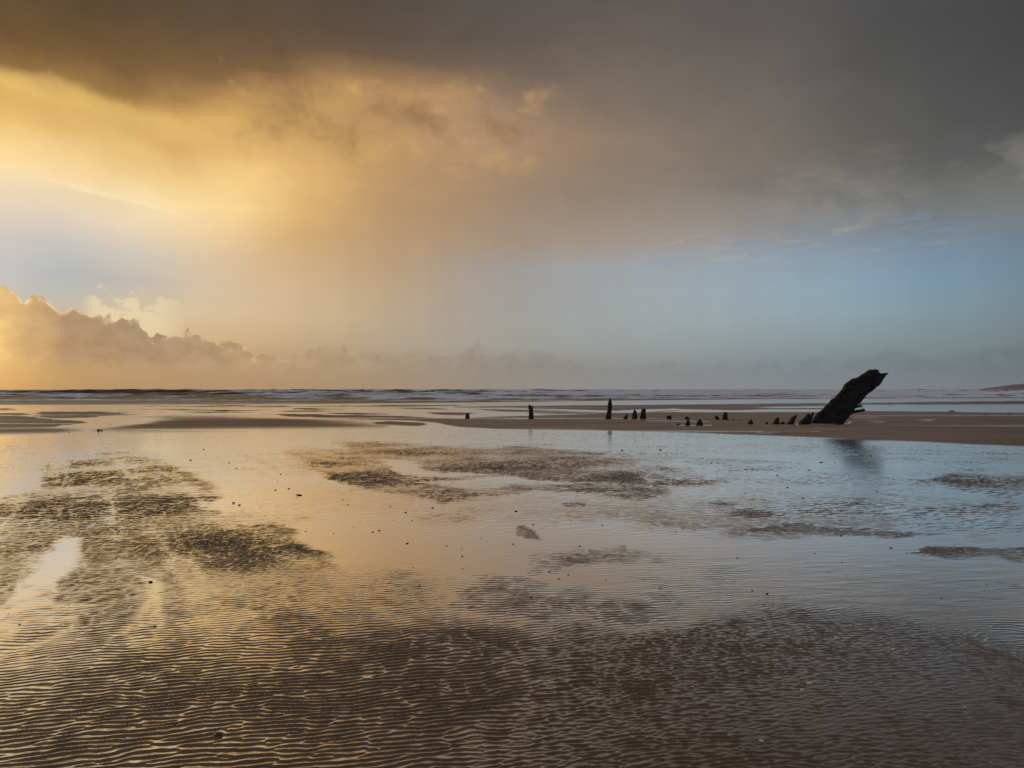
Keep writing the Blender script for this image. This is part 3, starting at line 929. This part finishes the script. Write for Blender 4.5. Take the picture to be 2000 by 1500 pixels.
def loft(name, slices, D, origin, rings, seg, depth, rough, power=2.6, jag=0.0, seed=0, grain=(0.05, 0.35), yoff=0.0, axis=(0.0, 1.0)):
    """timber traced as photo rows (row, left, right) at distance D, given a rounded section of its own depth"""
    rg = np.random.default_rng(seed)
    sl = sorted(slices, reverse=True)               # bottom (large row) first
    rows = np.array([s[0] for s in sl], float)
    lf = np.array([s[1] for s in sl], float)
    rt = np.array([s[2] for s in sl], float)
    yy = np.linspace(rows[0], rows[-1], rings)
    V = []
    ph = rg.uniform(0, 100)
    for k, Y in enumerate(yy):
        l = np.interp(-Y, -rows, lf)
        rr_ = np.interp(-Y, -rows, rt)
        xl, _, zz = at(l, Y, D)
        xr, _, _ = at(rr_, Y, D)
        cx, hw = (xl + xr) / 2, max((xr - xl) / 2, 0.004)
        dp = depth if not callable(depth) else depth(k / (rings - 1))
        dp = min(dp, max(hw * 2.2, 0.02)) if jag else dp
        for s in range(seg):
            t = 2 * math.pi * s / seg
            c, sn = math.cos(t), math.sin(t)
            e = 2 / power
            u = math.copysign(abs(c) ** e, c)
            w = math.copysign(abs(sn) ** e, sn)
            px_, py_ = cx + hw * u, yoff + dp / 2 * w
            V.append((px_, D + py_, zz, u, w))
    V = np.array(V)
    # grain ridges and knots
    ac = V[:, 0] * axis[1] - V[:, 2] * axis[0]
    al = V[:, 0] * axis[0] + V[:, 2] * axis[1]
    n1 = fbm(ac + ph + V[:, 1] * 0.7, al * grain[0] / grain[1] + V[:, 1] * 1.5 + ph, grain[0])
    n2 = fbm(V[:, 0] * 0.8 + ph * 2, V[:, 2] + V[:, 1], 0.12)
    dsp = rough * (0.6 * n1 + 0.6 * n2)
    P = V[:, :3].copy()
    P[:, 0] += dsp * V[:, 3]
    P[:, 1] += dsp * V[:, 4]
    P[:, 2] += rough * 0.5 * fbm(V[:, 0] + 3 * ph, V[:, 1] * 3, 0.1)
    P -= np.array(origin)
    F_ = []
    for k in range(rings - 1):
        for s in range(seg):
            s1 = (s + 1) % seg
            F_.append((k * seg + s, k * seg + s1, (k + 1) * seg + s1, (k + 1) * seg + s))
    topi = list(range((rings - 1) * seg, rings * seg))
    cen = P[topi].mean(0)
    cen[2] -= rough * 0.5
    P = np.vstack([P, cen])
    c = len(P) - 1
    for s in range(seg):
        F_.append((topi[s], topi[(s + 1) % seg], c))
    F_.append(tuple(reversed(range(seg))))
    me = bpy.data.meshes.new(name)
    me.from_pydata([tuple(p) for p in P], [], F_)
    me.update()
    return me


def rod(name, p0, p1, r0, r1, seg=9, rings=5, bend=0.0, rough=0.0, seed=1):
    """bar from p0 to p1, tapered, optionally bent and worn"""
    from mathutils import Vector
    rg = random.Random(seed)
    a, b = Vector(p0), Vector(p1)
    d = (b - a).normalized()
    s = d.cross(Vector((0, 1, 0.3))).normalized()
    t = d.cross(s)
    V, F_ = [], []
    for k in range(rings):
        q = k / (rings - 1)
        c = a.lerp(b, q) + s * bend * math.sin(q * math.pi)
        rad = r0 + (r1 - r0) * q
        for i in range(seg):
            an = 2 * math.pi * i / seg
            w = rad * (1 + rough * rg.uniform(-1, 1))
            V.append(tuple(c + s * math.cos(an) * w + t * math.sin(an) * w))
    for k in range(rings - 1):
        for i in range(seg):
            j = (i + 1) % seg
            F_.append((k * seg + i, k * seg + j, (k + 1) * seg + j, (k + 1) * seg + i))
    F_.append(tuple(reversed(range(seg))))
    F_.append(tuple(range((rings - 1) * seg, rings * seg)))
    me = bpy.data.meshes.new(name)
    me.from_pydata(V, [], F_)
    me.update()
    return me


def base_of(X, Y):
    return ground_at(X, Y)


# --- the leaning main timber --------------------------------------------------
bx, by, _ = base_of(1615, 828)
DM = by
root = bpy.data.objects.new("shipwreck_timber", None)
COL.objects.link(root)
root.location = (bx, by, 0)
tag(root, "huge black leaning ship timber with jagged broken top and a stub sticking out", "ship timber")
org = (bx, by, 0)
core = [(838, 1578, 1640), (829, 1584, 1645), (824, 1588, 1648), (818, 1592, 1653), (810, 1598, 1657), (803, 1604, 1663), (797, 1611, 1667), (790, 1619, 1672), (785, 1623, 1677),
        (781, 1625, 1682), (776, 1635, 1687), (770, 1640, 1693), (763, 1645, 1701), (757, 1650, 1708), (752, 1653, 1713), (749, 1656, 1716), (746, 1660, 1719), (741, 1664, 1721),
        (739, 1672, 1722), (735, 1681, 1722), (731, 1689, 1720), (728, 1694, 1716.5), (725, 1699, 1712), (722.5, 1703, 1708)]
me = loft("hull_timber", core, DM, org, 90, 64, 0.52, 0.034, 3.2, seed=3, grain=(0.05, 0.7), axis=LEAN)
link(me, "hull_timber", M_lean, root)
# pointed broken tongue at the top right
me = loft("split_tongue", [(752, 1700, 1711), (746, 1704, 1718), (741, 1708, 1722), (737, 1711, 1725.5), (733, 1713.5, 1728.5), (731, 1716, 1730.5), (729.2, 1725, 1732), (728.6, 1730, 1732)], DM, org, 18, 16, 0.3, 0.012, 2.6, seed=5, yoff=-0.06)
link(me, "split_tongue", M_lean, root)
# outer planks on the upper-left face
for i, (s_, dp, yo, mt) in enumerate([
    ([(830, 1580, 1592), (820, 1587, 1600), (812, 1594, 1607), (806, 1599, 1613), (799, 1609, 1620), (792, 1616.5, 1627), (788, 1620, 1629)], 0.30, -0.16, M_plank),
    ([(796, 1612, 1624), (789, 1619, 1629), (782, 1623.5, 1634), (778, 1632, 1639), (771, 1638, 1646), (764, 1643, 1652), (759, 1647, 1655)], 0.26, -0.17, M_plank),
    ([(766, 1643, 1652), (758, 1648.5, 1657), (751, 1651.5, 1662), (746, 1658.5, 1668), (741, 1663, 1675), (738.5, 1672, 1678)], 0.28, -0.15, M_wood),
    ([(741, 1668, 1678), (737, 1676, 1686), (732, 1685, 1696), (727, 1694, 1703), (724, 1699, 1706)], 0.3, -0.14, M_wood),
]):
    me = loft("plank", s_, DM, org, 30, 18, dp, 0.024, 3.0, seed=20 + i, grain=(0.04, 0.5), axis=LEAN)
    link(me, "plank", mt, root)
# stubs and iron on the lower right
def P(X, Y, dy=0.0):
    p = at(X, Y, DM)
    return (p[0] - bx, dy, p[2])
me = rod("broken_beam", P(1655, 807), P(1683.5, 800.5, -0.25), 0.072, 0.058, 14, 9, 0.01, 0.10, 4)
link(me, "broken_beam", M_wood, root)
me = rod("broken_beam", P(1662, 798), P(1678.5, 792.5, -0.15), 0.058, 0.05, 12, 6, 0.008, 0.14, 5)
link(me, "broken_beam", M_wood, root)
me = rod("iron_bolt", P(1676.5, 791.5, -0.15), P(1679.5, 799.5, -0.2), 0.017, 0.013, 8, 4, 0.02, 0.1, 6)
link(me, "iron_bolt", M_iron, root)
for p0, p1, r in [((1672, 785), (1684.5, 794), 0.017), ((1709, 749), (1715, 751.5), 0.013), ((1685, 774), (1690.5, 777), 0.014), ((1652, 814), (1660.5, 818.5), 0.018),
                  ((1704.5, 727), (1705, 720), 0.014), ((1663, 742), (1660.5, 745), 0.03), ((1650, 758), (1652.5, 749.5), 0.035), ((1661, 746), (1664.5, 739), 0.04), ((1622, 786), (1624.5, 780), 0.035)]:
    me = rod("iron_bolt", P(*p0, -0.05), P(*p1, -0.08), r, r * 0.7, 7, 4, 0.006, 0.2, int(p0[0]))
    link(me, "iron_bolt" if r < 0.02 else "splinter", M_iron if r < 0.02 else M_wood, root)

# --- the lesser timbers ---------------------------------------------------------
G = "stumps of wreck timbers standing in the sand"
POSTS = [
    # name, label, category, base row, depth (m), slices
    ("wreck_post", "short rounded black stump on its own, left of the tall posts", "post", 818, .16, [(818.6, 908, 917), (812, 909, 916.5), (808.5, 909.6, 916), (806.4, 910.6, 915)]),
    ("wreck_post", "black upright post with notched top and flared foot", "post", 818, .16, [(818.6, 1032, 1043.6), (815, 1032.5, 1042), (806, 1032.6, 1040.8), (797, 1031.8, 1040.6), (793, 1031.8, 1039.8), (791.5, 1032, 1035.5), (790, 1032.4, 1034.8)]),
    ("wreck_post", "tallest slim black post tapering to a thin tip", "post", 819, .17, [(820, 1181, 1192.2), (808, 1184, 1194), (797, 1186, 1195.4), (790, 1186.8, 1195.4), (785, 1188.2, 1194), (781.5, 1189.4, 1193), (777.4, 1189.8, 1192.8)]),
    ("wreck_stump", "small jagged stump between the tall slim post and two upright posts", "stump", 819, .12, [(819.4, 1215, 1226.5), (816, 1218.5, 1226.3), (813, 1219.2, 1226), (811.5, 1222, 1226), (808.8, 1224.4, 1226)]),
    ("wreck_post", "pointed black post, left one of the side by side pair", "post", 819, .16, [(819.4, 1233, 1244.4), (812, 1234.6, 1244.6), (805, 1236, 1244), (802.5, 1237.4, 1242.4), (799.8, 1238.6, 1240.8)]),
    ("wreck_post", "round topped black post, right one of the side by side pair", "post", 819, .2, [(819.4, 1250, 1262.4), (811, 1251, 1262.2), (803, 1251.8, 1261.8), (799.6, 1252.8, 1261), (798, 1254.6, 1259.6)]),
    ("wreck_stump", "square low stump with a notch in its top", "stump", 819.6, .17, [(820.2, 1300.6, 1311), (815, 1301.4, 1311), (812.6, 1302, 1310.8), (811.4, 1306.8, 1310.8)]),
    ("wreck_stump", "low dome shaped stump behind the pointed one", "stump", 820, .22, [(820.4, 1335.6, 1348), (817, 1337, 1346.4), (814.6, 1338.8, 1344.8), (813.2, 1340.4, 1343)]),
    ("wreck_stump", "tiny low nub left of the pointed stump by the puddle", "stump", 831, .1, [(831.6, 1320.6, 1329), (829.4, 1322.6, 1326.6), (826.8, 1323.2, 1325.4)]),
    ("wreck_stump", "narrow pointed stump standing by the thin puddle", "stump", 831, .13, [(831.6, 1338, 1347.6), (826, 1339.6, 1347), (822, 1341.4, 1345.8), (819.6, 1342.8, 1344.4)]),
    ("wreck_stump", "wide pointed stump at the right of the thin puddle", "stump", 831, .2, [(831.6, 1357.6, 1372.8), (826, 1360, 1372), (822.4, 1362.6, 1369.8), (820, 1365, 1368)]),
    ("wreck_stump", "stump leaning left beside the blunt tall stump", "stump", 821, .13, [(821.6, 1398.4, 1407.6), (817, 1397, 1404.2), (813.6, 1396, 1401), (811.8, 1396.6, 1399)]),
    ("wreck_post", "blunt black post with a step at its foot, right of the left leaning stump", "post", 821.5, .18, [(822.2, 1409.6, 1423.4), (818.4, 1410.8, 1423), (817.4, 1411, 1421.2), (811, 1412.6, 1421), (806.4, 1414, 1420.8), (804.8, 1415.4, 1418.6)]),
    ("wreck_peg", "thin dark peg left of the left leaning stump", "peg", 821, .06, [(821.4, 1380.8, 1384), (819, 1381.2, 1383.4)]),
    ("wreck_peg", "thin dark peg just right of the blunt post", "peg", 822.4, .07, [(822.8, 1430, 1434), (820, 1431, 1433.4), (818.6, 1431.8, 1433)]),
    ("wreck_peg", "thin dark peg midway between blunt post and lone jagged stump", "peg", 823.4, .06, [(824, 1443.6, 1446.8), (821, 1444.4, 1446.4), (819.8, 1445, 1446)]),
    ("wreck_stump", "lone jagged stump sloping up to its right edge", "stump", 829.5, .16, [(830.4, 1457.6, 1469.8), (825.4, 1461.4, 1469.4), (821.6, 1464.6, 1468.4), (818.4, 1465.8, 1467)]),
    ("wreck_stump", "small low stump left of the leaning ribs", "stump", 829.3, .12, [(829.8, 1491, 1501), (826.8, 1495.4, 1500.4), (823.4, 1497.6, 1500.4)]),
    ("wreck_rib", "leaning rib stub, leftmost in the row beside the huge timber", "rib", 829.5, .18, [(830.4, 1507.6, 1520.6), (824, 1511.4, 1521.6), (818, 1515, 1522), (815.2, 1518.4, 1521.8)]),
    ("wreck_stump", "low blocky stump wedged between two leaning ribs", "stump", 829.5, .15, [(830, 1520.6, 1533), (826.4, 1521.4, 1532.6), (825, 1527.6, 1532.4), (823, 1529.6, 1532.4)]),
    ("wreck_rib", "pointed leaning rib in the middle of the row beside the huge timber", "rib", 829.5, .18, [(830.4, 1534.4, 1549.4), (822, 1541, 1552.4), (815.4, 1546.6, 1555), (811.4, 1553.4, 1556.4), (810.6, 1555.4, 1556.6)]),
    ("rock", "small dark mound in the edge of the bright far pool at right", "rock", 803.6, .5, [(804.4, 1853.4, 1865), (803, 1855.6, 1863.6), (801.8, 1857.6, 1861.4)]),
    ("wreck_stump", "larger of two tiny dark stumps alone on the left flat", "stump", 842.4, .1, [(842.8, 189.8, 194.6), (840, 190.4, 194.4), (838.2, 191.6, 193.6)]),
    ("wreck_stump", "smaller of two tiny dark stumps alone on the left flat", "stump", 842.4, .09, [(842.8, 196.8, 200.4), (840, 197.2, 200), (838.8, 198, 199.4)]),
]
for i, (nm, lab, cat, brow, dep, sl) in enumerate(POSTS):
    xm = (sl[0][1] + sl[0][2]) / 2
    px_, py_, _ = base_of(xm, brow)
    sl = [(sl[0][0] + 3.5, sl[0][1] - 0.4, sl[0][2] + 0.4)] + sl
    big = sl[1][0] - sl[-1][0] > 9
    me = loft(nm, sl, py_, (px_, py_, 0), 26 if big else 14, 18, dep, 0.012 if big else 0.008, 2.8, seed=50 + i, jag=1.0)
    o = link(me, nm, M_wood if cat != "rock" else M_stone, None, (px_, py_, 0))
    tag(o, lab, cat, None if cat == "rock" else G)

# forked rib against the main timber: body and splinter
px_, py_, _ = base_of(1570, 829.5)
rb = bpy.data.objects.new("wreck_rib", None)
COL.objects.link(rb)
rb.location = (px_, py_, 0)
tag(rb, "forked leaning rib nearest to the foot of the huge timber", "rib", G)
me = loft("rib_body", [(834, 1556, 1576), (829.5, 1559, 1579), (822, 1565, 1581.6), (815, 1571, 1583), (810.4, 1575, 1582.4), (807.8, 1577.6, 1580.6)], py_, (px_, py_, 0), 26, 18, 0.24, 0.014, 2.8, seed=90, jag=1.0)
link(me, "rib_body", M_wood, rb)
me = loft("rib_splinter", [(829, 1573, 1581), (822, 1577, 1583.4), (815, 1580.6, 1586), (809, 1584, 1588.4), (805, 1586, 1589.2)], py_, (px_, py_, 0), 18, 12, 0.09, 0.008, 2.6, seed=91, yoff=-0.05, jag=1.0)
link(me, "rib_splinter", M_wood, rb)


# ----------------------------------------------------------------------------
# pebbles and shells
# ----------------------------------------------------------------------------
def pebble_mesh(name, seed, flat=0.5, long=1.4, n=2):
    import bmesh
    rg = random.Random(seed)
    bm = bmesh.new()
    bmesh.ops.create_icosphere(bm, subdivisions=n, radius=0.5)
    for v in bm.verts:
        k = 1 + rg.uniform(-0.13, 0.13)
        v.co.x *= long * k
        v.co.y *= k
        v.co.z *= flat * k
    me = bpy.data.meshes.new(name)
    bm.to_mesh(me)
    bm.free()
    me.shade_smooth()
    return me


def shell_mesh(name, seed, long=1.5):
    """half of a bivalve: a ribbed, domed fan with a beak"""
    V, F_ = [(0, 0.42, 0.05)], []
    rg = random.Random(seed)
    n, m = 14, 5
    for k in range(1, m + 1):
        for i in range(n):
            t = math.pi * (i / (n - 1)) * 1.06 - 0.09
            q = k / m
            rr = q * (1 + 0.05 * (i % 2)) * (1 + rg.uniform(-0.03, 0.03))
            dome = 0.34 * math.sin(min(q * 1.25, 1) * math.pi / 1.25) * (1 + 0.05 * (i % 2)) + 0.02
            V.append((math.cos(t) * rr * 0.62 * long, 0.42 - math.sin(t) * rr * 0.95, dome))
    for i in range(n - 1):
        F_.append((0, 1 + i, 2 + i))
        for k in range(m - 1):
            a = 1 + k * n + i
            F_.append((a, a + n, a + n + 1, a + 1))
    rim = [1 + (m - 1) * n + i for i in range(n)]
    b0 = len(V)
    for i in rim:
        V.append((V[i][0], V[i][1], -0.1))
    for i in range(n - 1):
        F_.append((rim[i], b0 + i, b0 + i + 1, rim[i + 1]))
    me = bpy.data.meshes.new(name)
    me.from_pydata(V, [], F_)
    me.update()
    return me


DARK = [(762, 989), (769, 1016), (703, 1019), (597, 1037), (652, 1041), (741, 1036), (728, 1039), (669, 975), (679, 985), (687, 958), (564, 954), (548, 926), (542, 942), (538, 957),
        (795, 1061), (902, 1071), (903, 1086), (1116, 1016), (1125, 1025), (1041, 1024), (1008, 998), (1002, 1062), (1132, 1066), (1176, 1025), (1204, 1003),
        (872, 1066), (845, 992), (792, 1000), (884, 1007), (805, 1016), (1518, 928), (1631, 903), (1604, 903), (1580, 918), (1538, 952), (1568, 973), (1456, 963), (1652, 953),
        (1713, 960), (1333, 1031), (1378, 1029), (1356, 1034), (1320, 1038), (1643, 1046), (1740, 1070), (1592, 1080), (1644, 1098), (1928, 1140), (1440, 1089), (1469, 1153),
        (1498, 1159), (1838, 1167), (1618, 1117), (807, 1108), (903, 1110), (976, 1148), (819, 1142), (1073, 1116), (1070, 1097), (1110, 1122), (1183, 1133), (1038, 1166),
        (1005, 1161), (1092, 1130), (303, 1222), (38, 1219), (16, 1198), (467, 986), (503, 1026), (519, 1006), (25, 915), (398, 878), (372, 899), (448, 904), (484, 897), (462, 915),
        (134, 845), (216, 829), (230, 842), (1215, 880), (1290, 879), (1372, 895), (1389, 904), (1700, 890), (1612, 925), (1090, 950), (1010, 1040), (940, 1050), (690, 1030)]
PALE = [(1360, 1165), (1635, 1245), (1704, 1229), (1772, 1276), (1567, 1347), (1582, 1334), (1418, 1351), (1885, 1380), (1517, 1397), (1488, 1446), (935, 1266), (1925, 1249), (1745, 1267), (1563, 1268),
        (1130, 1418), (1122, 1182), (1170, 1180), (1095, 1214), (1290, 1147), (1882, 1190), (1098, 1190), (740, 1462)]
dark_meshes = [pebble_mesh("pebble", s, 0.55, 1.0 + 0.25 * (s % 4)) for s in range(6)]
for m_ in dark_meshes:
    m_.materials.append(M_stone)
pale_meshes = [shell_mesh("shell", s, 1.0 + 0.25 * (s % 3)) for s in range(4)]
for m_ in pale_meshes:
    m_.materials.append(M_shell)
rp = random.Random(5)
bpy.context.view_layer.update()


def drop(name, me, X, Y, wpx, label, cat, group=None, sink=0.25, tall=1.0):
    x, y, _ = ground_at(X, Y, 0.004 if Y > 900 else 0.0)
    o = bpy.data.objects.new(name, me)
    w = wpx / F * y
    o.scale = (w, w, w * tall)
    ri = min(int(np.searchsorted(SURF[0], math.hypot(x, y))), len(SURF[0]) - 1)
    ai = int(np.searchsorted(SURF[1], math.degrees(math.atan2(x, y))))
    zs = float(SURF[2][max(ri - 1, 0):ri + 2, max(ai - 1, 0):ai + 2].mean())
    o.location = (x, y, zs + w * (0.5 - sink) * 0.5)
    o.rotation_euler = (rp.uniform(-.12, .12), rp.uniform(-.12, .12), rp.uniform(-0.5, 0.5))
    COL.objects.link(o)
    tag(o, label, cat, group)
    return o


for i, (X, Y) in enumerate(DARK):
    if Y < 870 and X < 600:
        z_ = ("tiny dark stone on the far left flat beyond the rippled fan", "tiny stones on the far left flat")
    elif X < 600:
        z_ = ("small dark pebble on golden wet sand around the left rippled fan", "dark pebbles on the golden wet sand at left")
    elif X < 1000 and Y < 1050:
        z_ = ("small dark pebble on smooth wet sand in front of the central rippled patch", "dark pebbles in front of the central rippled patch")
    elif X < 1220:
        z_ = ("small dark pebble on the brown smooth sand above the near ripples", "dark pebbles above the near ripples at centre")
    elif Y < 985:
        z_ = ("small dark pebble lying in the blue reflecting film at right", "dark pebbles in the blue film at right")
    else:
        z_ = ("small dark pebble on the grey wet sand below the right rippled patches", "dark pebbles below the right rippled patches")
    drop("pebble", dark_meshes[i % 6], X, Y, rp.choice([2.0, 2.6, 3.4, 4.4]), z_[0], "pebble", z_[1], 0.3, 0.8)
for i, (X, Y) in enumerate(PALE):
    drop("shell", pale_meshes[i % 4], X, Y, rp.choice([3.5, 4.5, 6]), "pale shell fragment lying on rippled sand", "shell", "pale shell bits scattered over the near sand", 0.3, 0.7)
drop("shell", pale_meshes[1], 1217, 1070, 10, "largest pale shell, on the smooth wet sand right of centre", "shell", None, 0.2)
big = pebble_mesh("pebble", 77, 0.5, 1.5)
big.materials.append(M_stone)
drop("pebble", big, 426, 1435, 12, "large dark grey pebble in the ripples near the lower left edge", "pebble", None, 0.1)
drop("pebble", big, 739, 1332, 8, "blackish oval pebble in the near ripples below the smooth sand", "pebble")
drop("pebble", big, 294, 1136, 7, "dark flat pebble at the head of a golden pool in the left ripples", "pebble")
drop("pebble", big, 584, 967, 9, "long dark sliver of stone on the smooth wet sand left of the rippled patch", "pebble", None, 0.3, 0.5)
drop("pebble", big, 456, 982, 5, "dark pebble beside the rippled fan edge at left", "pebble")
am = shell_mesh("shell", 9, 1.9)
am.materials.append(M_amber)
drop("shell", am, 1539, 1263, 10, "amber elongated shell on the near right ripples", "shell", None, 0.3, 0.6)
drop("shell", am, 1591, 1296, 7, "small amber shell below the longer amber one on the right ripples", "shell", None, 0.3, 0.6)
